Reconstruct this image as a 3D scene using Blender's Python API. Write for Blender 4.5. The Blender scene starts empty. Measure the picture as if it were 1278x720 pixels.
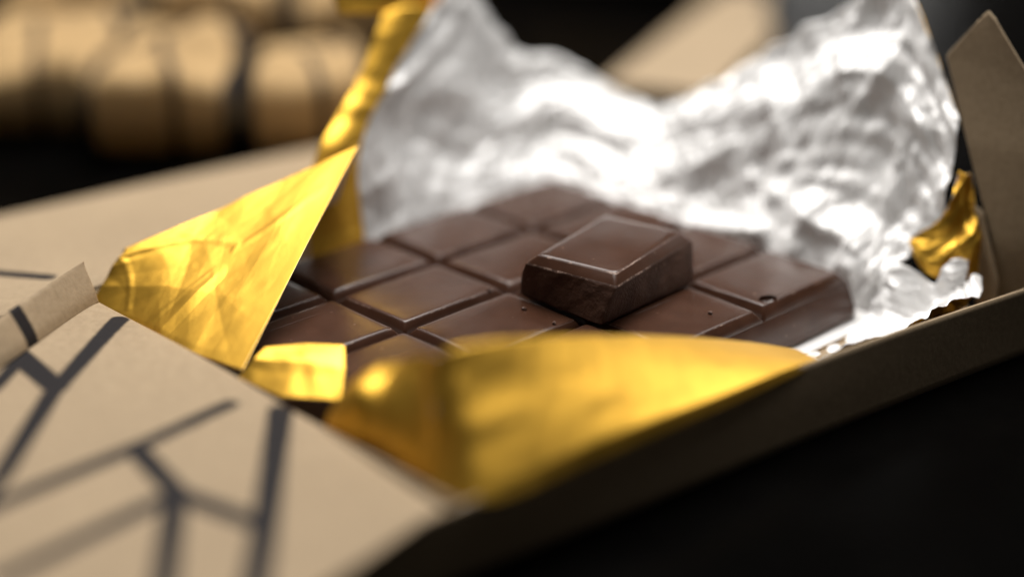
import bpy, bmesh, math, random
import numpy as np
from mathutils import Vector, Matrix

# ------------------------------------------------------------------ units: every number below is in centimetres
CM = 0.01
sc = bpy.context.scene
col = sc.collection
rng = np.random.default_rng(7)
random.seed(7)

# ------------------------------------------------------------------ camera
AZ, EL = math.radians(-44.1), math.radians(22.6)
TGT = Vector((1.46, 0.296, 0.70))
VDIR = Vector((math.cos(EL)*math.cos(AZ), math.cos(EL)*math.sin(AZ), math.sin(EL)))
cam = bpy.data.cameras.new('camera')
cam_o = bpy.data.objects.new('camera', cam); col.objects.link(cam_o)
cam_o.location = (TGT + VDIR*28.49)*CM
cam_o.rotation_euler = (-VDIR).to_track_quat('-Z', 'Y').to_euler()
cam.sensor_width = 36
cam.lens = 2200/1278*36
cam.clip_start = 0.01; cam.clip_end = 50
cam.dof.use_dof = True
cam.dof.focus_distance = 26.8*CM
cam.dof.aperture_fstop = 3.7
cam.dof.aperture_blades = 0
sc.camera = cam_o

# ------------------------------------------------------------------ light
w = bpy.data.worlds.new('World'); sc.world = w; w.use_nodes = True
bg = w.node_tree.nodes['Background']
bg.inputs[0].default_value = (1.0, 0.93, 0.85, 1); bg.inputs[1].default_value = 0.042

def area(name, loc, tgt, sx, sy, power, color):
    l = bpy.data.lights.new(name, 'AREA'); l.shape = 'RECTANGLE'; l.size = sx*CM; l.size_y = sy*CM
    l.energy = power; l.color = color
    o = bpy.data.objects.new(name, l); col.objects.link(o)
    o.location = Vector(loc)*CM
    o.rotation_euler = (Vector(tgt)-Vector(loc)).to_track_quat('-Z', 'Y').to_euler()
    return o
area('softbox_light', (-14, 9, 46), (1, 0, 0), 36, 36, 4.7, (1.0, 0.97, 0.93))
area('leaf_fill_light', (2, 38, 52), (2, 0, 1), 36, 30, 1.4, (1.0, 0.98, 0.95))  # added fill lamp, brightens the gold front leaf
area('low_back_light', (-70, 70, 14), (0, 0, 1), 60, 12, 0.9, (1.0, 0.97, 0.93))  # added low lamp, meant to lay a sheen on the far table

sc.view_settings.view_transform = 'Standard'
sc.view_settings.look = 'None'
sc.view_settings.exposure = 0.0
sc.view_settings.gamma = 1.0
sc.cycles.max_bounces = 10
sc.cycles.use_denoising = True
sc.cycles.caustics_reflective = True

# ------------------------------------------------------------------ helpers
def tag(o, label=None, cat=None, group=None, kind=None):
    if label: o['label'] = label
    if cat: o['category'] = cat
    if group: o['group'] = group
    if kind: o['kind'] = kind
    return o

def empty(name, loc, label=None, cat=None, group=None):
    o = bpy.data.objects.new(name, None); col.objects.link(o)
    o.location = Vector(loc)*CM; o.empty_display_size = 0.01
    return tag(o, label, cat, group)

def mesh_obj(name, verts, faces, mats, parent=None, smooth=True, midx=None, attrs=None, sharp=None):
    me = bpy.data.meshes.new(name)
    me.from_pydata([tuple(float(c)*CM for c in v) for v in verts], [], [tuple(f) for f in faces])
    for m in (mats if isinstance(mats, (list, tuple)) else [mats]): me.materials.append(m)
    if midx is not None: me.polygons.foreach_set('material_index', np.asarray(midx, dtype=np.int32))
    me.polygons.foreach_set('use_smooth', np.full(len(me.polygons), smooth))
    if attrs:
        for k, arr in attrs.items():
            a = me.attributes.new(k, 'FLOAT', 'POINT'); a.data.foreach_set('value', np.asarray(arr, dtype=np.float32))
    me.validate(); me.update()
    if sharp: me.set_sharp_from_angle(angle=math.radians(sharp))
    o = bpy.data.objects.new(name, me); col.objects.link(o)
    if parent is not None:
        o.parent = parent
        o.location = -parent.location if parent.parent is None else (0, 0, 0)
    return o

def catmull(P, n, closed=False):
    """P: (k,3) control points -> (n,3), centripetal-free uniform Catmull-Rom"""
    P = np.asarray(P, float); k = len(P)
    t = np.linspace(0, k-1, n); i = np.minimum(t.astype(int), k-2); f = (t-i)[:, None]
    g = lambda j: P[np.clip(j, 0, k-1)]
    p0, p1, p2, p3 = g(i-1), g(i), g(i+1), g(i+2)
    p0 = np.where((i == 0)[:, None], 2*p1-p2, p0); p3 = np.where((i == k-2)[:, None], 2*p2-p1, p3)
    return 0.5*((2*p1)+(-p0+p2)*f+(2*p0-5*p1+4*p2-p3)*f*f+(-p0+3*p1-3*p2+p3)*f**3)

def linear(P, n):
    P = np.asarray(P, float); k = len(P)
    t = np.linspace(0, k-1, n); i = np.minimum(t.astype(int), k-2); f = (t-i)[:, None]
    return P[i]*(1-f)+P[i+1]*f

def net_grid(net, nu, nv, fu=catmull, fv=catmull):
    """net[row][col] control points -> (nv, nu, 3)"""
    rows = np.stack([fu(r, nu) for r in net])
    return np.stack([fv(rows[:, j], nv) for j in range(nu)], 1)

def grid_normals(G):
    du = np.gradient(G, axis=1); dv = np.gradient(G, axis=0)
    n = np.cross(du, dv); return n/(np.linalg.norm(n, axis=2, keepdims=True)+1e-12)

def arc_uv(G):
    su = np.cumsum(np.r_[0, np.linalg.norm(np.diff(G.mean(0), axis=0), axis=1)])
    sv = np.cumsum(np.r_[0, np.linalg.norm(np.diff(G.mean(1), axis=0), axis=1)])
    return np.meshgrid(su, sv)

def tri(x): return 2*np.abs(x-np.floor(x+0.5))*2-1

def vnoise(x, y, seed=0):
    """smooth value noise, vectorised"""
    xi, yi = np.floor(x).astype(int), np.floor(y).astype(int); fx, fy = x-xi, y-yi
    fx, fy = fx*fx*(3-2*fx), fy*fy*(3-2*fy)
    def h(a, b):
        v = np.sin(a*127.1+b*311.7+seed*74.7)*43758.5453; return (v-np.floor(v))*2-1
    return (h(xi, yi)*(1-fx)+h(xi+1, yi)*fx)*(1-fy)+(h(xi, yi+1)*(1-fx)+h(xi+1, yi+1)*fx)*fy

def plin(U, V, size, seed, ang, stretch):
    """random heights joined by flat triangles: planar facets meeting in straight sharp creases"""
    c, s_ = math.cos(ang), math.sin(ang)
    x, y = (U*c+V*s_)/(size*stretch), (-U*s_+V*c)/size
    a, b = x+y*0.5, y*1.1
    ai, bi = np.floor(a).astype(int), np.floor(b).astype(int); fa, fb = a-ai, b-bi
    def h(p, q):
        v = np.sin(p*127.1+q*311.7+seed*74.7)*43758.5453; return (v-np.floor(v))*2-1
    up = fa+fb > 1
    lo = h(ai, bi)*(1-fa-fb)+h(ai+1, bi)*fa+h(ai, bi+1)*fb
    hi = h(ai+1, bi+1)*(fa+fb-1)+h(ai, bi+1)*(1-fa)+h(ai+1, bi)*(1-fb)
    return np.where(up, hi, lo)

def crumple(U, V, size, amp, seed, cones=True):
    """crushed foil: facets of several sizes, each layer turned and bent a little; size in cm"""
    r = np.random.default_rng(seed)
    wu = U+0.30*size*vnoise(U/size*0.45, V/size*0.45, seed); wv = V+0.30*size*vnoise(U/size*0.45+9, V/size*0.45, seed+1)
    out = np.zeros_like(U)
    for sc_, wgt in ((1.5, 1.0), (0.85, 0.55), (0.45, 0.26)):
        out += wgt*plin(wu, wv, size*sc_, seed+int(sc_*100), r.uniform(0, math.pi), r.uniform(1.0, 2.0))
    return out*amp

def sheet(name, G, thick, mats, parent, disp=None, attrs=None):
    """a sheet of real thickness: front (mats[0]) on the +normal side, back (mats[1])"""
    n = grid_normals(G)
    if disp is not None:
        G = G+n*disp[..., None]; n = grid_normals(G)
    nv, nu = G.shape[:2]
    V = np.concatenate([(G+n*thick/2).reshape(-1, 3), (G-n*thick/2).reshape(-1, 3)])
    idx = np.arange(nv*nu).reshape(nv, nu); o = nv*nu
    a, b, c, d = idx[:-1, :-1].ravel(), idx[:-1, 1:].ravel(), idx[1:, 1:].ravel(), idx[1:, :-1].ravel()
    F = [np.c_[a, b, c, d], np.c_[a+o, d+o, c+o, b+o]]
    mi = [np.zeros(len(a), int), np.ones(len(a), int)]
    loop = np.r_[idx[0, :], idx[1:, -1], idx[-1, -2::-1], idx[-2:0:-1, 0]]
    nx = np.roll(loop, -1)
    F.append(np.c_[loop, loop+o, nx+o, nx]); mi.append(np.full(len(loop), 1))
    at = {k: np.r_[v.ravel(), v.ravel()] for k, v in attrs.items()} if attrs else None
    return mesh_obj(name, V, np.concatenate(F), mats, parent, True, np.concatenate(mi), at)

def seg_dist(X, Y, segs):
    """distance to the nearest printed or gap-shade stroke minus that stroke's half width"""
    D = np.full(X.shape, 9.0)
    for (x0, y0, x1, y1, wd) in segs:
        dx, dy = x1-x0, y1-y0; L = dx*dx+dy*dy
        t = np.clip(((X-x0)*dx+(Y-y0)*dy)/L, 0, 1)
        D = np.minimum(D, np.hypot(X-x0-t*dx, Y-y0-t*dy)-wd/2)
    return D

# ------------------------------------------------------------------ materials
def mat(name):
    m = bpy.data.materials.new(name); m.use_nodes = True
    nt = m.node_tree; b = nt.nodes['Principled BSDF']
    return m, nt, b

def N(nt, t, **kw):
    n = nt.nodes.new(t)
    for k, v in kw.items():
        if k in n.inputs.keys(): n.inputs[k].default_value = v
        else: setattr(n, k, v)
    return n

def bump(nt, b, height_socket, dist, strength=1.0, prev=None):
    bp = N(nt, 'ShaderNodeBump'); bp.inputs['Strength'].default_value = strength; bp.inputs['Distance'].default_value = dist
    nt.links.new(height_socket, bp.inputs['Height'])
    if prev: nt.links.new(prev.outputs[0], bp.inputs['Normal'])
    nt.links.new(bp.outputs[0], b.inputs['Normal'])
    return bp

def noise(nt, scale, detail=3, rough=0.55, coord=None):
    n = N(nt, 'ShaderNodeTexNoise'); n.inputs['Scale'].default_value = scale; n.inputs['Detail'].default_value = detail
    n.inputs['Roughness'].default_value = rough
    if coord is None:
        tc = N(nt, 'ShaderNodeNewGeometry'); coord = tc.outputs['Position']
    nt.links.new(coord, n.inputs['Vector'])
    return n

def ramp(nt, sock, stops):
    r = N(nt, 'ShaderNodeValToRGB'); e = r.color_ramp.elements
    while len(e) < len(stops): e.new(0.5)
    for q, (p, c) in zip(e, stops): q.position = p; q.color = (*c, 1)
    nt.links.new(sock, r.inputs[0]); return r

def chocolate(name, dark, light, rough, coarse=0.0, flecks=False):
    m, nt, b = mat(name)
    n1 = noise(nt, 260, 4)
    r = ramp(nt, n1.outputs['Fac'], [(0.3, dark), (0.72, light)])
    vo = N(nt, 'ShaderNodeTexVoronoi', feature='F1'); vo.inputs['Scale'].default_value = 420
    gp = N(nt, 'ShaderNodeNewGeometry'); nt.links.new(gp.outputs['Position'], vo.inputs['Vector'])
    sp = ramp(nt, vo.outputs['Distance'], [(0.05, (1, 1, 1)), (0.13, (0, 0, 0))])
    nz = noise(nt, 150, 2); sq = ramp(nt, nz.outputs['Fac'], [(0.52, (0, 0, 0)), (0.66, (0.8, 0.8, 0.8))])
    ml = N(nt, 'ShaderNodeMath', operation='MULTIPLY'); nt.links.new(sp.outputs[0], ml.inputs[0]); nt.links.new(sq.outputs[0], ml.inputs[1])
    mx = N(nt, 'ShaderNodeMix', data_type='RGBA'); mx.inputs[7].default_value = (0.20, 0.125, 0.09, 1)     # specks of cocoa dust
    nt.links.new(ml.outputs[0], mx.inputs[0]); nt.links.new(r.outputs[0], mx.inputs[6]); nt.links.new(mx.outputs[2], b.inputs['Base Color'])
    if flecks:                                                                                            # chipped, paler crumbs along worn rims
        nf = noise(nt, 1300, 4, 0.7); nl = noise(nt, 120, 2)
        af = N(nt, 'ShaderNodeMath', operation='MULTIPLY'); nt.links.new(nf.outputs['Fac'], af.inputs[0]); nt.links.new(nl.outputs['Fac'], af.inputs[1])
        rf = ramp(nt, af.outputs[0], [(0.27, (0, 0, 0)), (0.36, (1, 1, 1))])
        m3 = N(nt, 'ShaderNodeMix', data_type='RGBA'); m3.inputs[7].default_value = (0.30, 0.20, 0.155, 1)
        nt.links.new(rf.outputs[0], m3.inputs[0]); nt.links.new(mx.outputs[2], m3.inputs[6]); nt.links.new(m3.outputs[2], b.inputs['Base Color'])
    n2 = noise(nt, 140, 3)
    rr = N(nt, 'ShaderNodeMapRange'); rr.inputs['To Min'].default_value = rough-0.07; rr.inputs['To Max'].default_value = rough+0.10
    nt.links.new(n2.outputs['Fac'], rr.inputs['Value']); nt.links.new(rr.outputs[0], b.inputs['Roughness'])
    n3 = noise(nt, 90, 2); bp = bump(nt, b, n3.outputs['Fac'], 0.0006, 0.16)
    n4 = noise(nt, 2200, 3); bump(nt, b, n4.outputs['Fac'], 0.000015+coarse, 0.5, bp)
    b.inputs['IOR'].default_value = 1.5
    b.inputs['Specular IOR Level'].default_value = 0.33
    return m
M_CHOC = chocolate('chocolate', (0.046, 0.0195, 0.011), (0.064, 0.028, 0.0165), 0.21)
M_EDGE = chocolate('chocolate_scuffed_edge', (0.050, 0.022, 0.0135), (0.07, 0.034, 0.023), 0.55, 0.0001, True)
M_BREAK = chocolate('chocolate_fracture', (0.055, 0.023, 0.0125), (0.095, 0.042, 0.024), 0.6, 0.0002)

def foil(name, base, rough, metal, fine):
    m, nt, b = mat(name)
    b.inputs['Metallic'].default_value = metal
    n0 = noise(nt, 120, 3)
    r = ramp(nt, n0.outputs['Fac'], [(0.25, tuple(c*0.9 for c in base)), (0.75, base)])
    nt.links.new(r.outputs[0], b.inputs['Base Color'])
    rr = N(nt, 'ShaderNodeMapRange'); rr.inputs['To Min'].default_value = rough-0.06; rr.inputs['To Max'].default_value = rough+0.10
    n1 = noise(nt, 300, 3)
    nt.links.new(n1.outputs['Fac'], rr.inputs['Value']); nt.links.new(rr.outputs[0], b.inputs['Roughness'])
    n2 = noise(nt, 230, 4, 0.6); bp = bump(nt, b, n2.outputs['Fac'], fine, 0.6)
    v = N(nt, 'ShaderNodeTexVoronoi', feature='F1'); v.inputs['Scale'].default_value = 330
    g = N(nt, 'ShaderNodeNewGeometry'); nt.links.new(g.outputs['Position'], v.inputs['Vector'])
    bump(nt, b, v.outputs['Distance'], fine*0.5, 0.4, bp)
    return m
M_GOLD = foil('gold_foil', (0.76, 0.44, 0.06), 0.44, 1.0, 0.00006)
M_SILVER = foil('silver_foil', (0.88, 0.87, 0.86), 0.42, 0.16, 0.0003)

def kraft(name, printed=False, tint=(1, 1, 1)):
    m, nt, b = mat(name)
    n1 = noise(nt, 900, 5, 0.7); n2 = noise(nt, 60, 3)
    r1 = ramp(nt, n1.outputs['Fac'], [(0.3, (0.29*tint[0], 0.215*tint[1], 0.135*tint[2])), (0.7, (0.37*tint[0], 0.28*tint[1], 0.18*tint[2]))])
    r2 = ramp(nt, n2.outputs['Fac'], [(0.3, (0.90, 0.90, 0.90)), (0.7, (1, 1, 1))])
    mx = N(nt, 'ShaderNodeMix', data_type='RGBA', blend_type='MULTIPLY'); mx.inputs[0].default_value = 1
    nt.links.new(r1.outputs[0], mx.inputs[6]); nt.links.new(r2.outputs[0], mx.inputs[7])
    out = mx.outputs[2]
    if printed:
        a = N(nt, 'ShaderNodeAttribute', attribute_name='print_shade_distance')
        add = N(nt, 'ShaderNodeMath', operation='MULTIPLY_ADD'); add.inputs[1].default_value = 0.04
        nt.links.new(n1.outputs['Fac'], add.inputs[0]); nt.links.new(a.outputs['Fac'], add.inputs[2])
        mr = N(nt, 'ShaderNodeMapRange'); mr.inputs['From Min'].default_value = 0.0; mr.inputs['From Max'].default_value = 0.04
        nt.links.new(add.outputs[0], mr.inputs['Value'])
        m2 = N(nt, 'ShaderNodeMix', data_type='RGBA')
        m2.inputs[6].default_value = (0.013, 0.011, 0.012, 1)
        nt.links.new(mr.outputs[0], m2.inputs[0]); nt.links.new(out, m2.inputs[7]); out = m2.outputs[2]
    nt.links.new(out, b.inputs['Base Color'])
    b.inputs['Roughness'].default_value = 0.72
    b.inputs['Specular IOR Level'].default_value = 0.12
    bp = bump(nt, b, n1.outputs['Fac'], 0.00012, 0.6)
    return m
M_KRAFT = kraft('kraft_card')
M_PRINT = kraft('printed_kraft_card', True)
M_PACK = kraft('warm_lit_kraft_paper', True, (1.2, 1.06, 0.78))  # warm light on the background packs is put into this tint

def table_mat():
    m, nt, b = mat('dark_table')
    n1 = noise(nt, 40, 5, 0.65)
    r = ramp(nt, n1.outputs['Fac'], [(0.3, (0.0008, 0.0007, 0.0006)), (0.75, (0.002, 0.0018, 0.0016))])
    nt.links.new(r.outputs[0], b.inputs['Base Color'])
    b.inputs['Roughness'].default_value = 0.25
    b.inputs['Specular IOR Level'].default_value = 0.006
    n2 = noise(nt, 700, 3); bump(nt, b, n2.outputs['Fac'], 0.00005, 0.3)
    return m
M_TABLE = table_mat()

# ------------------------------------------------------------------ setting
t = mesh_obj('table', [(-400, -400, 0), (400, -400, 0), (400, 400, 0), (-400, 400, 0),
                       (-400, -400, -3), (400, -400, -3), (400, 400, -3), (-400, 400, -3)],
             [(0, 1, 2, 3), (7, 6, 5, 4), (0, 4, 5, 1), (1, 5, 6, 2), (2, 6, 7, 3), (3, 7, 4, 0)], M_TABLE, smooth=False)
tag(t, kind='structure')

# ------------------------------------------------------------------ kraft box
box = empty('kraft_box', (2.2, 0.4, 0), 'opened kraft card box with black printed lines holding the foil and chocolate', 'box')
CT = 0.05
def panel(name, net, nu, nv, fu=linear, fv=linear, mats=None, wob=0.03, seed=0, attrs=None, size=3.0):
    G = net_grid(net, nu, nv, fu, fv); U, V = arc_uv(G)
    d = wob*vnoise(U/size, V/size, seed)+0.3*wob*vnoise(U*1.6/size+5, V*1.6/size, seed+3)
    return sheet(name, G, CT, mats or [M_KRAFT, M_KRAFT], box, d, attrs(G) if attrs else None)

panel('base_panel', [[(-2.6, -5.1, .05), (6.5, -5.1, .05)], [(-2.6, 6.2, .05), (7.0, 6.2, .05)]], 30, 30, wob=0.008)
# long front wall, seen in shade
panel('front_wall', [[(5.95, -8.6, 0.0), (6.5, -5.2, 0), (7.12, 0, 0), (7.8, 5.6, 0), (7.98, 7.0, 0)],
                     [(6.0, -8.6, .6), (6.52, -5.3, .6), (7.05, 0, .6), (7.75, 5.6, .6), (7.95, 7.0, .6)],
                     [(6.05, -8.4, .97), (6.5, -5.4, 1.04), (6.95, 0, 1.1), (7.72, 5.6, 1.08), (7.9, 7.0, 1.06)]], 60, 12, catmull, catmull, wob=0.02, seed=2)
# end wall under the fold of the printed flap
panel('end_wall', [[(-2.3, -5.2, .08), (6.4, -5.3, .08)], [(-2.3, -5.16, .92), (6.35, -5.32, .95)]], 30, 6, wob=0.01, seed=4)

# printed end flap folded outward over the near end (strokes are flat print)
FL = [(-2.4, -6.92, -1.82, -6.99, .26), (-1.82, -6.99, .16, -7.23, .30), (-1.18, -5.36, .29, -7.38, .24), (.29, -7.38, 1.87, -9.04, .24), (1.87, -9.04, 3.3, -10.9, .24),
      (-.45, -7.85, -.91, -7.24, .2), (2.45, -10.5, 2.46, -7.44, .24), (2.46, -7.44, 2.31, -5.85, .22), (2.46, -7.44, 3.85, -7.73, .26),
      (3.85, -7.73, 5.2, -7.42, .26), (3.81, -7.7, 3.96, -10.2, .24), (3.9, -7.8, 5.5, -9.05, .26), (2.9, -5.44, 5.12, -7.34, .28), (5.12, -7.34, 6.7, -8.75, .28)]
FL = [(*q[:4], q[4]*1.2) for q in FL]
def flap_attr(G): return {'print_shade_distance': seg_dist(G[..., 0], G[..., 1], FL)}
fl = panel('end_flap', [[(-2.05, -5.17, .90), (2.0, -5.22, .92), (6.3, -5.55, .93)],
                        [(-2.0, -5.26, 1.0), (2.0, -5.32, 1.0), (6.4, -5.7, 1.0)],
                        [(-1.75, -5.9, 1.02), (2.2, -6.0, 1.02), (6.5, -6.3, 1.0)],
                        [(-1.1, -7.2, 1.0), (2.4, -7.4, 1.0), (6.7, -7.5, .98)],
                        [(-.5, -8.6, .96), (2.6, -9.0, .96), (6.9, -9.0, .94)],
                        [(0.3, -10.6, .85), (3, -11.0, .85), (7.1, -11, .85)]][::-1], 260, 220, catmull, catmull, [M_PRINT, M_KRAFT], 0.035, 6, flap_attr, 3.2)
# upturned flange along the far edge of that flap
FG = [(0.6, -.3, .6, 1.2, .26)]
def flange_attr(G):
    U, V = arc_uv(G); return {'print_shade_distance': seg_dist(U, V, [(1.75, -.2, 1.8, 1.2, .26)])}
panel('flange', [[(-2.03, -5.22, 1.02), (-1.72, -5.9, 1.035), (-1.07, -7.2, 1.02), (-.47, -8.6, .98)],
                 [(-2.11, -5.22, 1.2), (-1.8, -5.9, 1.2), (-1.15, -7.2, 1.17), (-.55, -8.6, 1.12)],
                 [(-2.36, -5.2, 1.49), (-2.0, -5.95, 1.48), (-1.35, -7.25, 1.44), (-.75, -8.6, 1.4)],
                 [(-2.43, -5.17, 1.56), (-2.07, -5.95, 1.54), (-1.42, -7.27, 1.5), (-.82, -8.6, 1.46)]][::-1], 90, 30, catmull, catmull, [M_PRINT, M_KRAFT], 0.012, 8, flange_attr)
# far wall and the lid lying open beyond it
panel('far_wall', [[(-2.7, 6.0, .08), (-2.7, -5.1, .08)], [(-2.75, 6.0, .85), (-2.75, -5.1, .85)]], 20, 6, wob=0.01)
def lid_attr(G): return {'print_shade_distance': seg_dist(G[..., 0], G[..., 1], [(-5.6, -5.75, -4.68, -5.45, .26), (-4.68, -5.45, -3.75, -5.05, .26)])}
panel('lid', [[(-2.78, -6.5, .86), (-2.78, 0, .86), (-2.78, 6.2, .86)], [(-3.1, -6.6, .93), (-3.1, 0, .93), (-3.1, 6.2, .93)],
              [(-5.5, -7.0, .72), (-5.2, -.2, .75), (-4.9, 6.2, .75)], [(-8.6, -7.6, .42), (-7.55, -.8, .47), (-6.5, 6.0, .5)]],
      120, 90, catmull, catmull, [M_PRINT, M_KRAFT], 0.03, 12, lid_attr, 4.0)
# tuck flap standing at the right end
panel('tuck_flap', [[(6.95, 6.1, .1), (7.35, 6.22, .1), (7.7, 6.35, .1)],
                    [(6.62, 6.12, 1.4), (7.3, 6.25, 1.4), (7.95, 6.4, 1.4)],
                    [(5.95, 6.2, 2.85), (7.0, 6.32, 2.88), (8.0, 6.48, 2.75)],
                    [(5.26, 6.4, 4.15), (6.2, 6.45, 4.1), (6.85, 6.5, 3.95)],
                    [(5.76, 6.5, 4.85), (5.87, 6.5, 4.97), (6.0, 6.5, 4.87)]], 50, 60, linear, linear, None, 0.05, 15)
panel('corner_tab', [[(6.62, 5.95, .1), (7.05, 5.85, .1)], [(6.45, 6.0, .9), (6.95, 5.9, .8)], [(6.25, 6.1, 1.9), (6.42, 6.08, 1.85)]], 12, 24, linear, linear, None, 0.01, 16)

# ------------------------------------------------------------------ foil wrapper (gold outside, silver inside)
wrap = empty('foil_wrapper', (1.7, 0.2, 0.09), 'torn open foil wrapper, silver inside and gold outside, around the chocolate bar', 'foil')
FT = 0.012
def ridge(U, V, segs):
    out = np.zeros_like(U); u1, v1 = U.max(), V.max()
    for (x0, y0, x1, y1, wd, a) in segs:
        D = seg_dist(U/u1*4, V/v1*4, [(x0*4, y0*4, x1*4, y1*4, 0)]); out += a*np.clip(1-D/wd, 0, 1)
    return out
def fsheet(name, net, nu, nv, fu=catmull, fv=catmull, front=M_SILVER, back=M_GOLD, size=1.0, amp=0.1, seed=0, env=None, cones=True, size2=None, amp2=0, ridges=None, on=None):
    G = net_grid(net, nu, nv, fu, fv); U, V = arc_uv(G)
    d = crumple(U, V, size, amp, seed, cones)
    if size2: d = d+crumple(U, V, size2, amp2, seed+50)
    if ridges: d = d+ridge(U, V, ridges)
    if env is not None: d = d*env(np.linspace(0, 1, nu)[None, :], np.linspace(0, 1, nv)[:, None])
    return sheet(name, G, FT, [front, back], on or wrap, d)

# floor of the foil under the bar
fsheet('foil_floor', [[(-2.0, -4.7, .11), (5.5, -4.7, .11)], [(-2.0, 4.8, .11), (5.6, 4.8, .11)]], 40, 40, linear, linear, size=1.2, amp=0.008, seed=1)

# silver leaf standing behind the bar
cols = [
 [(-1.8, -.6, .12), (-1.95, .04, .78), (-2.3, .19, 2.0), (-2.7, 1.21, 3.0), (-3.2, 2.75, 4.06)],
 [(-1.85, 1.4, .12), (-1.95, 1.62, .85), (-2.6, 2.1, 1.96), (-3.05, 3.0, 3.03), (-3.6, 3.87, 4.3)],
 [(-1.85, 2.9, .12), (-1.95, 3.0, .73), (-2.5, 3.43, 1.38), (-2.95, 4.12, 2.06), (-3.4, 5.03, 2.85)],
 [(-1.8, 4.6, .12), (-1.95, 4.84, .65), (-2.5, 5.3, 1.13), (-2.85, 5.7, 1.77), (-3.2, 6.2, 2.5)],
 [(0.3, 4.65, .12), (0.2, 4.8, .64), (-.26, 5.3, .99), (-.8, 6.0, 1.36), (-1.33, 6.8, 1.85)],
 [(2.2, 4.65, .12), (2.09, 4.85, .62), (1.56, 5.4, 1.27), (1.03, 6.1, 2.04), (.51, 6.9, 2.83)],
 [(3.9, 4.65, .12), (3.85, 4.85, .5), (3.4, 5.5, 1.7), (3.02, 6.3, 3.1), (2.59, 7.2, 4.38)],
 [(4.9, 4.65, .12), (4.95, 4.8, .27), (4.77, 5.45, 1.5), (4.32, 6.3, 3.25), (3.87, 7.2, 4.88)],
 [(5.35, 4.6, .12), (5.5, 4.85, .3), (5.6, 5.3, 1.1), (5.9, 5.75, 2.0), (5.63, 6.45, 3.1)]]
net = [[c[r] for c in cols] for r in range(5)]
leaf = fsheet('back_leaf', net, 420, 170, size=0.58, amp=0.19, seed=11, env=lambda u, v: np.clip(v*3.2, 0.15, 1)*np.clip(0.45+u*1.1, 0, 1.2), size2=0.22, amp2=0.06)

# gold hem: the leaf's left edge turned over towards the camera
fsheet('left_hem', [[(-1.75, -1.5, .35), (-1.85, -1.2, .6), (-2.35, -.75, 2.0), (-2.85, .75, 3.25), (-3.3, 1.75, 4.15)],
                    [(-1.7, -.8, .5), (-1.8, -.5, .7), (-2.2, -.35, 2.1), (-2.75, .95, 3.2), (-3.2, 2.2, 4.2)],
                    [(-1.8, -.2, .6), (-1.88, .0, .80), (-2.22, .16, 2.1), (-2.66, 1.2, 3.05), (-3.15, 2.76, 4.1)]], 150, 40,
       front=M_SILVER, back=M_GOLD, size=0.8, amp=0.05, seed=21, on=leaf)
fsheet('top_hem', [[(-3.3, .7, 4.3), (-3.35, 2.0, 4.08), (-3.45, 3.2, 3.98), (-3.55, 3.7, 4.1)],
                   [(-3.4, .6, 4.8), (-3.5, 2.1, 4.7), (-3.6, 3.1, 4.6), (-3.7, 3.8, 4.6)]], 60, 20, front=M_GOLD, back=M_SILVER, size=0.6, amp=0.05, seed=23, on=leaf)

# big gold flap folded over the left end of the bar
fsheet('left_flap', [[(-2.75, -4.98, .55), (-1.3, -4.95, .62), (.1, -4.93, .75), (1.25, -4.88, .86)],
                     [(-2.72, -4.72, .95), (-1.55, -4.25, 1.15), (-.45, -4.0, 1.26), (.62, -3.76, 1.37)],
                     [(-2.72, -4.5, 1.22), (-1.9, -3.55, 1.52), (-.95, -3.0, 1.73), (-.04, -2.6, 1.9)],
                     [(-2.72, -4.22, 1.40), (-2.2, -2.95, 1.85), (-1.65, -1.78, 2.3), (-1.1, -.72, 2.75)],
                     [(-2.82, -4.2, 1.36), (-2.32, -2.8, 1.80), (-1.85, -1.5, 2.15), (-1.2, -.66, 2.70)],
                     [(-2.95, -4.3, .6), (-2.7, -2.8, .9), (-2.4, -1.4, 1.2), (-2.0, -.5, 1.5)]], 260, 200, linear, linear,
       front=M_GOLD, back=M_SILVER, size=1.3, amp=0.035, seed=36, env=lambda u, v: np.clip((1-u)*5, 0.15, 1)*np.ones_like(v), size2=0.4, amp2=0.007,
       ridges=[(0, .58, .62, .44, .10, .009), (0, .58, .22, .1, .10, .010), (.48, .05, .60, .30, .22, .02), (.62, .42, .93, .6, .10, .010), (.55, .3, .35, .0, .08, .006)])

# small gold tab lying on the bar
fsheet('small_tab', [[(1.3, -5.0, .80), (2.2, -4.9, .78), (2.95, -4.45, .84)],
                     [(1.35, -4.75, 1.04), (2.05, -4.4, 1.12), (2.62, -4.1, 1.1)],
                     [(1.3, -4.5, 1.12), (1.75, -4.1, 1.2), (2.25, -3.8, 1.24)]], 60, 60, linear, linear, front=M_GOLD, back=M_SILVER, size=0.6, amp=0.03, seed=41,
       env=lambda u, v: np.clip((1-u)*4, .1, 1)*np.clip((1-v)*4, .1, 1))

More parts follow.
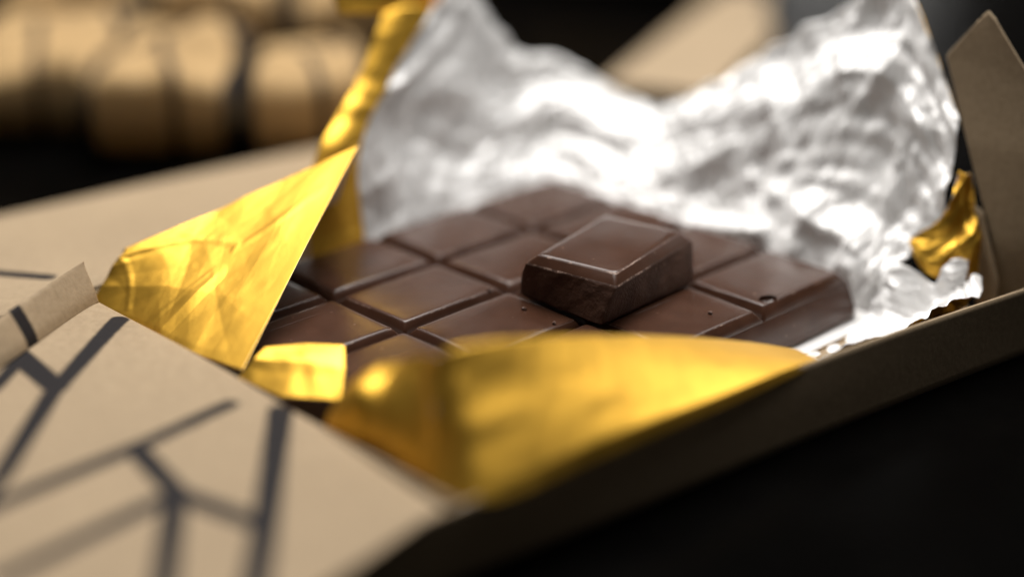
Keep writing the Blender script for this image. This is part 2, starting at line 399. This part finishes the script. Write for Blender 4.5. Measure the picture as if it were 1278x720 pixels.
# gold front leaf leaning in over the near edge of the bar, crushed at its left corner
front = fsheet('front_leaf', [[(5.75, -5.22, .9), (6.62, -5.05, .97), (6.80, -3.3, 1.0), (7.02, -1, 1.03), (7.06, .3, 1.03), (7.04, .95, 1.03)],
                      [(5.7, -5.15, 1.05), (6.52, -4.95, 1.14), (6.72, -3.3, 1.18), (6.95, -1, 1.18), (7.0, .3, 1.14), (7.02, 1.0, 1.08)],
                      [(5.48, -4.95, 1.65), (5.98, -4.65, 1.78), (6.12, -3.2, 1.68), (6.32, -1.0, 1.40), (6.48, .45, 1.14), (6.66, 1.2, .97)],
                      [(5.2, -4.65, 2.32), (5.4, -4.35, 2.44), (5.5, -3.15, 2.2), (5.65, -1.05, 1.62), (5.95, .55, 1.13), (6.3, 1.4, .86)]], 260, 90, catmull, linear,
       front=M_GOLD, back=M_SILVER, size=0.9, amp=0.05, seed=54, env=lambda u, v: np.clip(2.0-3.2*u, 0.35, 1.8)*np.ones_like(v), size2=.4, amp2=.012)
fsheet('front_corner_fold', [[(3.45, -5.08, .85), (4.1, -5.08, .85), (4.9, -5.1, .85), (5.75, -5.2, .9)],
                      [(3.55, -5.08, 1.08), (4.1, -5.08, 1.15), (4.9, -5.08, 1.2), (5.66, -5.1, 1.2)],
                      [(3.62, -4.95, 1.34), (4.1, -4.92, 1.5), (4.75, -4.9, 1.6), (5.45, -4.92, 1.7)],
                      [(3.5, -4.45, 1.5), (4.0, -4.4, 1.78), (4.55, -4.45, 2.05), (5.15, -4.6, 2.3)]], 110, 80,
       front=M_GOLD, back=M_SILVER, size=.5, amp=0.06, seed=57, size2=.3, amp2=.015, on=front)

# crushed gold and silver at the right corner
corner = fsheet('corner_fold', [[(5.75, 5.25, 1.12), (5.95, 5.25, .92), (6.35, 5.4, .78), (6.6, 5.8, .8)],
                       [(5.6, 5.3, 1.36), (6.0, 5.35, 1.2), (6.3, 5.5, 1.25), (6.5, 5.95, 1.35)],
                       [(5.95, 5.6, 1.75), (6.1, 5.7, 1.7), (6.25, 5.85, 1.75), (6.35, 6.05, 1.8)],
                       [(5.98, 6.0, 2.45), (6.05, 6.05, 2.4), (6.1, 6.1, 2.42), (6.12, 6.12, 2.4)]], 90, 90,
       front=M_GOLD, back=M_SILVER, size=0.38, amp=0.13, seed=61, size2=.2, amp2=.02)
fsheet('corner_curl', [[(6.25, 5.15, .75), (6.45, 5.2, .7), (6.62, 5.35, .72)],
                       [(6.3, 5.2, 1.05), (6.5, 5.2, 1.0), (6.66, 5.4, 1.0)],
                       [(6.4, 5.35, 1.22), (6.5, 5.4, 1.25), (6.6, 5.5, 1.2)],
                       [(6.45, 5.55, 1.1), (6.52, 5.6, 1.1), (6.58, 5.65, 1.1)]], 40, 50, front=M_SILVER, back=M_GOLD, size=0.22, amp=0.07, seed=63, on=corner)
fsheet('corner_skirt', [[(5.45, .4, .12), (5.45, 2.4, .12), (5.45, 4.4, .13), (5.5, 4.9, .5), (5.55, 5.1, 1.0)],
                        [(5.95, .4, .14), (5.95, 2.4, .14), (5.95, 4.2, .2), (6.1, 4.75, .5), (6.0, 5.1, .9)],
                        [(6.35, .4, .25), (6.4, 2.4, .28), (6.5, 4.1, .34), (6.65, 4.8, .55), (6.5, 5.2, .8)],
                        [(6.8, .4, .9), (6.95, 2.4, .98), (7.2, 4.0, .98), (7.25, 4.8, .95), (6.9, 5.5, .95)]], 220, 80, front=M_GOLD, back=M_SILVER, size=0.42, amp=0.16, seed=65, size2=.2, amp2=.04,
       env=lambda u, v: np.clip(u*3-.3, .3, 1)*np.ones_like(v))

# ------------------------------------------------------------------ chocolate bar
CU, CV = 1.70, 2.21
ZB, ZG = 0.14, 0.70
bar = empty('chocolate_bar', (1.7, 0, ZB), 'dark chocolate bar scored into squares, lying in the opened foil', 'chocolate bar')

def rrect(x0, x1, y0, y1, r, n=5, per=4):
    pts = []
    for cx, cy, a0 in ((x1-r, y1-r, 0), (x0+r, y1-r, 90), (x0+r, y0+r, 180), (x1-r, y0+r, 270)):
        for k in range(n+1):
            a = math.radians(a0+90*k/n); pts.append((cx+r*math.cos(a), cy+r*math.sin(a)))
    out = []
    for i, p in enumerate(pts):
        out.append(p); q = pts[(i+1) % len(pts)]
        if math.hypot(q[0]-p[0], q[1]-p[1]) > 0.2:
            for k in range(1, per): out.append((p[0]+(q[0]-p[0])*k/per, p[1]+(q[1]-p[1])*k/per))
    return out

def loft(rings, mid_of=None):
    V, F, MI = [], [], []
    n = len(rings[0])
    for r in rings: V += r
    for i in range(len(rings)-1):
        for k in range(n):
            F.append((i*n+k, i*n+(k+1) % n, (i+1)*n+(k+1) % n, (i+1)*n+k)); MI.append(mid_of[i] if mid_of else 0)
    F.append(tuple(range((len(rings)-1)*n, len(rings)*n))); MI.append(0)
    F.append(tuple(range(n-1, -1, -1))); MI.append(0)
    return V, F, MI

X0, X1, Y0, Y1 = -CU, 3*CU, -2*CV, 2*CV
# slab, flared towards its base
def ring(x0, x1, y0, y1, r, z): return [(x, y, z) for x, y in rrect(x0, x1, y0, y1, r)]
slab = [ring(X0-.13, X1+.17, Y0-.13, Y1+.13, .24, ZB), ring(X0-.15, X1+.19, Y0-.15, Y1+.15, .26, ZB+.06), ring(X0-.11, X1+.15, Y0-.11, Y1+.11, .20, .36), ring(X0-.055, X1+.075, Y0-.055, Y1+.055, .13, .53), ring(X0-.004, X1+.004, Y0-.004, Y1+.004, .06, ZG-.03), ring(X0+.05, X1-.05, Y0+.05, Y1-.05, .06, ZG-.02)]
V, F, MI = loft(slab)
mesh_obj('slab', V, F, [M_CHOC], bar, True, MI, sharp=40)

def square_mesh(name, hx, hy, seed, pit=None):
    r = random.Random(seed)
    def rg(inset, z, rad): return [(x, y, z) for x, y in rrect(-hx+inset, hx-inset, -hy+inset, hy-inset, rad)]
    j = lambda: r.uniform(-.008, .008)
    rings = [rg(.001, ZG-.08, .05), rg(.001, ZG, .05), rg(.122+j(), .842, .05), rg(.130+j(), .855, .06), rg(.148, .863, .07), rg(.20, .867, .09), rg(.30, .868, .12), rg(.42, .869, .15)]
    V, F, MI = loft(rings, [0, 0, 1, 0, 0, 0, 0])
    V = [(x, y, z+(0.006*math.sin(x*3+seed)+.006*math.cos(y*2.3+seed*2) if z > .8 else 0)) for x, y, z in V]
    me = bpy.data.meshes.new(name)
    me.from_pydata([tuple(c*CM for c in v) for v in V], [], F)
    me.materials.append(M_CHOC); me.materials.append(M_EDGE)
    me.polygons.foreach_set('material_index', np.asarray(MI, dtype=np.int32))
    me.polygons.foreach_set('use_smooth', np.full(len(F), True)); me.update(); me.set_sharp_from_angle(angle=math.radians(50))
    return me
sq_meshes = [square_mesh('square', CU/2, CV/2, s) for s in range(4)]
for i in range(4):
    for jj in range(4):
        cx, cy = X0+CU*(i+.5), Y0+CV*(jj+.5)
        me = sq_meshes[(i*3+jj*5) % 4]
        if (i, jj) == (3, 3):                               # the square with a small burst air bubble at its corner
            tmp = bpy.data.objects.new('tmp', me.copy()); col.objects.link(tmp)
            bm = bmesh.new(); bmesh.ops.create_icosphere(bm, subdivisions=3, radius=1)
            rr_ = random.Random(3)
            for v in bm.verts:
                k = 1+rr_.uniform(-.08, .08)
                v.co = Vector((v.co.x*.13*k+.60, v.co.y*.17*k-.72, v.co.z*.09*k+.86))*CM
            cm = bpy.data.meshes.new('cut'); bm.to_mesh(cm); bm.free(); cm.materials.append(M_CHOC); cm.materials.append(M_EDGE)
            cut = bpy.data.objects.new('cut', cm); col.objects.link(cut)
            md = tmp.modifiers.new('b', 'BOOLEAN'); md.operation = 'DIFFERENCE'; md.object = cut; md.solver = 'EXACT'
            dg = bpy.context.evaluated_depsgraph_get(); dg.update()
            me = bpy.data.meshes.new_from_object(tmp.evaluated_get(dg))
            me.set_sharp_from_angle(angle=math.radians(50))
            bpy.data.objects.remove(tmp); bpy.data.objects.remove(cut)
        o = bpy.data.objects.new('square', me); col.objects.link(o); o.parent = bar
        o.location = Vector((cx, cy, 0))*CM-bar.location
        if (i, jj) == (3, 3): o['label'] = 'square with a small burst air bubble at its corner'

# ------------------------------------------------------------------ the loose square lying on the bar
def loose_piece():
    R = Vector((0, 0))
    # corners in plan (left, front, right, back), by height
    B = [(2.05, -.14), (3.79, -.08), (3.66, 2.16), (1.92, 2.1)]
    T = [(2.27, -.21), (3.92, .09), (3.45, 2.40), (1.80, 2.10)]
    cx, cy = sum(p[0] for p in T)/4, sum(p[1] for p in T)/4
    mixp = lambda f, g: [(b[0]*(1-f)+t_[0]*f+g*(1 if t_[0] > cx else -1), b[1]*(1-f)+t_[1]*f+g*(1 if t_[1] > cy else -1)) for b, t_ in zip(B, T)]
    lv = [(.885, mixp(0, -.03), .05), (.93, mixp(0, .01), .05), (1.15, mixp(.3, .015), .05), (1.37, mixp(.72, .01), .04), (1.50, mixp(1, 0), .03),
          (1.525, mixp(1, -.02), .03), (1.64, mixp(1, -.125), .04), (1.66, mixp(1, -.15), .05), (1.667, mixp(1, -.23), .08)]
    n = 36
    rings = []
    for li, (z, cs, rad) in enumerate(lv):
        pts = []
        for k in range(4):
            a, b = np.array(cs[k]), np.array(cs[(k+1) % 4]); p = np.array(cs[k-1])
            da, dp = (b-a)/np.linalg.norm(b-a), (p-a)/np.linalg.norm(p-a)
            s, e = a+dp*rad, a+da*rad
            for q in (0, .5, 1):
                m = (1-q)**2*s+2*q*(1-q)*a+q*q*e; pts.append(m)
            e2 = b-da*rad
            for q in range(1, n): pts.append(e+(e2-e)*q/n)
        rings.append(np.array([(x, y, z) for x, y in pts]))
    # refine vertically between the fracture rings
    out, mi = [], []
    for i in range(len(rings)-1):
        m = 6 if i < 4 else 1
        for q in range(m):
            out.append(rings[i]*(1-q/m)+rings[i+1]*(q/m)); mi.append(2 if i < 4 else (1 if i in (4, 6) else 0))
    out.append(rings[-1])
    cen = np.array([2.85, 1.05])
    res = []
    for r in out:
        z = r[:, 2]; ang = np.arange(len(r))/len(r)*40
        side = np.clip((1.525-z)/.12, 0, 1)
        d = side*(.009*vnoise(ang*2.2, z*9, 3)+.005*vnoise(ang*7, z*24, 5)+.022*vnoise(ang*.6, z*3, 9))
        dirv = r[:, :2]-cen; dirv /= np.linalg.norm(dirv, axis=1, keepdims=True)
        rr = r.copy(); rr[:, :2] += dirv*d[:, None]
        rim = np.clip(1-np.abs(z-1.51)/.05, 0, 1); rr[:, 2] += rim*.004*vnoise(ang*1.1, z*0, 8)
        res.append([tuple(p) for p in rr])
    V, F, MI = loft(res, mi)
    o = mesh_obj('chocolate_square', V, F, [M_CHOC, M_EDGE, M_BREAK], None, True, MI, sharp=45)
    return tag(o, 'single broken-off chocolate square lying on top of the bar', 'chocolate')
loose_piece()

# ------------------------------------------------------------------ background packs
def pillow(name, c, sx, sy, h, rz, segs, label, group=None, p=3.2, zlift=.0):
    n = 130
    a = np.linspace(-1, 1, n); A, B = np.meshgrid(a, a)
    e = np.clip(1-np.abs(A)**p, 0, 1)**.26*np.clip(1-np.abs(B)**p, 0, 1)**.26
    X, Y = A*sx/2, B*sy/2
    wob = .30*vnoise(X*.6+c[0], Y*.6+c[1], 4)+.14*vnoise(X*1.5+c[1], Y*1.5, 6)
    top = np.stack([X, Y, h*.42+h*.58*e+wob*e], -1); bot = np.stack([X, Y, h*.42-h*.42*e], -1)
    V = np.concatenate([top.reshape(-1, 3), bot.reshape(-1, 3)])
    cr, sr = math.cos(rz), math.sin(rz)
    V = np.c_[V[:, 0]*cr-V[:, 1]*sr+c[0], V[:, 0]*sr+V[:, 1]*cr+c[1], V[:, 2]+zlift]
    idx = np.arange(n*n).reshape(n, n); o = n*n
    q = lambda s, f: np.c_[s[:-1, :-1].ravel(), s[:-1, 1:].ravel(), s[1:, 1:].ravel(), s[1:, :-1].ravel()][:, ::(1 if f else -1)]
    F = np.concatenate([q(idx, True), q(idx+o, False)])
    D = seg_dist(V[:, 0], V[:, 1], segs)
    ob = mesh_obj(name, V, F, [M_PACK], None, True, None, {'print_shade_distance': D})
    bm = bmesh.new(); bm.from_mesh(ob.data); bmesh.ops.remove_doubles(bm, verts=bm.verts, dist=1e-6); bm.to_mesh(ob.data); bm.free()
    return tag(ob, label, 'chocolate pack', group)
GP = 'small unopened packs piled behind the lid'
for (px_, py_, wd, ln, hh, ra, lb) in (
    (-14.6, 1.5, 3.5, 5.4, 1.9, 43, 'small kraft pack at the left end of the front row behind the lid'),
    (-11.4, 2.6, 3.1, 5.2, 2.0, 47, 'small kraft pack in the middle of the front row behind the lid'),
    (-9.2, 4.5, 2.6, 5.0, 1.8, 52, 'small kraft pack of the front row nearest the gold foil'),
    (-18.2, 4.6, 3.4, 4.6, 2.7, 42, 'small kraft pack at the left end of the back row, cut by the frame'),
    (-15.6, 7.0, 3.2, 4.8, 2.6, 48, 'small kraft pack in the middle of the back row, cut by the frame'),
    (-13.3, 9.3, 3.0, 4.8, 2.5, 47, 'small kraft pack of the back row nearest the gold foil')):
    c_, s_ = math.cos(math.radians(ra)), math.sin(math.radians(ra))
    lw = lambda a, b: (px_+a*c_-b*s_, py_+a*s_+b*c_)
    sg = [(*lw(-wd*.46, -ln/2), *lw(-wd*.44, ln/2), .26), (*lw(wd*.46, -ln/2), *lw(wd*.46, ln/2), .22), (*lw(-wd*.48, -ln*.12), *lw(wd*.3, ln*.2), .24),  # strokes along both long edges paint shade into the gaps between packs
          (*lw(wd*.3, ln*.2), *lw(wd*.1, ln*.5), .24), (*lw(wd*.3, ln*.2), *lw(wd*.5, -ln*.05), .24), (*lw(-wd*.1, ln*.05), *lw(wd*.12, -ln*.5), .2)]
    pillow('wrapped_pack', (px_, py_), wd, ln, hh, math.radians(ra), sg, lb, GP, p=5.0)
pillow('wrapped_pack', (-18.5, 21.5), 12, 9, 3.0, math.radians(20), [(-20, 19, -14, 20, .8), (-18, 24, -16, 16, .8)],
       'large kraft paper pack lying farthest back behind the silver foil peaks', zlift=0.02)

def slab_poly(name, pts, z0, z1, label, cat):
    n = len(pts)
    V = [(x, y, z0) for x, y in pts]+[(x, y, z1) for x, y in pts]
    F = [tuple(range(n, 2*n)), tuple(range(n-1, -1, -1))]+[(i, (i+1) % n, n+(i+1) % n, n+i) for i in range(n)]
    o = mesh_obj(name, V, F, [M_KRAFT], None, False)
    return tag(o, label, cat)
slab_poly('kraft_envelope', [(-5.3, 9.6), (-3.0, 10.6), (-5.25, 15.6), (-5.7, 16.2), (-6.5, 16.9), (-8.2, 19.2), (-9.4, 18.9)][::1], .02, .9,
          'plain flat kraft paper packet lying behind the silver foil', 'packet')

# ------------------------------------------------------------------ a few crumbs where the square was broken off
for k, (x, y, z, r, lb) in enumerate([(2.5, -.45, .868, .04, 'tiny chocolate crumb below the left part of the loose square'), (3.2, -.50, .868, .03, 'tiny chocolate crumb just before the front corner of the loose square'),
        (1.55, -.30, .868, .03, 'tiny chocolate crumb by the groove left of the loose square'), (4.6, 1.5, .868, .035, 'tiny chocolate crumb between the loose square and the square with the air bubble')]):
    bm = bmesh.new(); bmesh.ops.create_icosphere(bm, subdivisions=2, radius=r*CM)
    rk = random.Random(k)
    for v in bm.verts: v.co *= 1+rk.uniform(-.35, .3); v.co.z *= .75
    me = bpy.data.meshes.new('crumb'); bm.to_mesh(me); bm.free(); me.materials.append(M_BREAK)
    o = bpy.data.objects.new('chocolate_crumb', me); col.objects.link(o); o.location = Vector((x, y, z+r*.6))*CM
    tag(o, lb, 'crumb', 'crumbs on the chocolate bar')
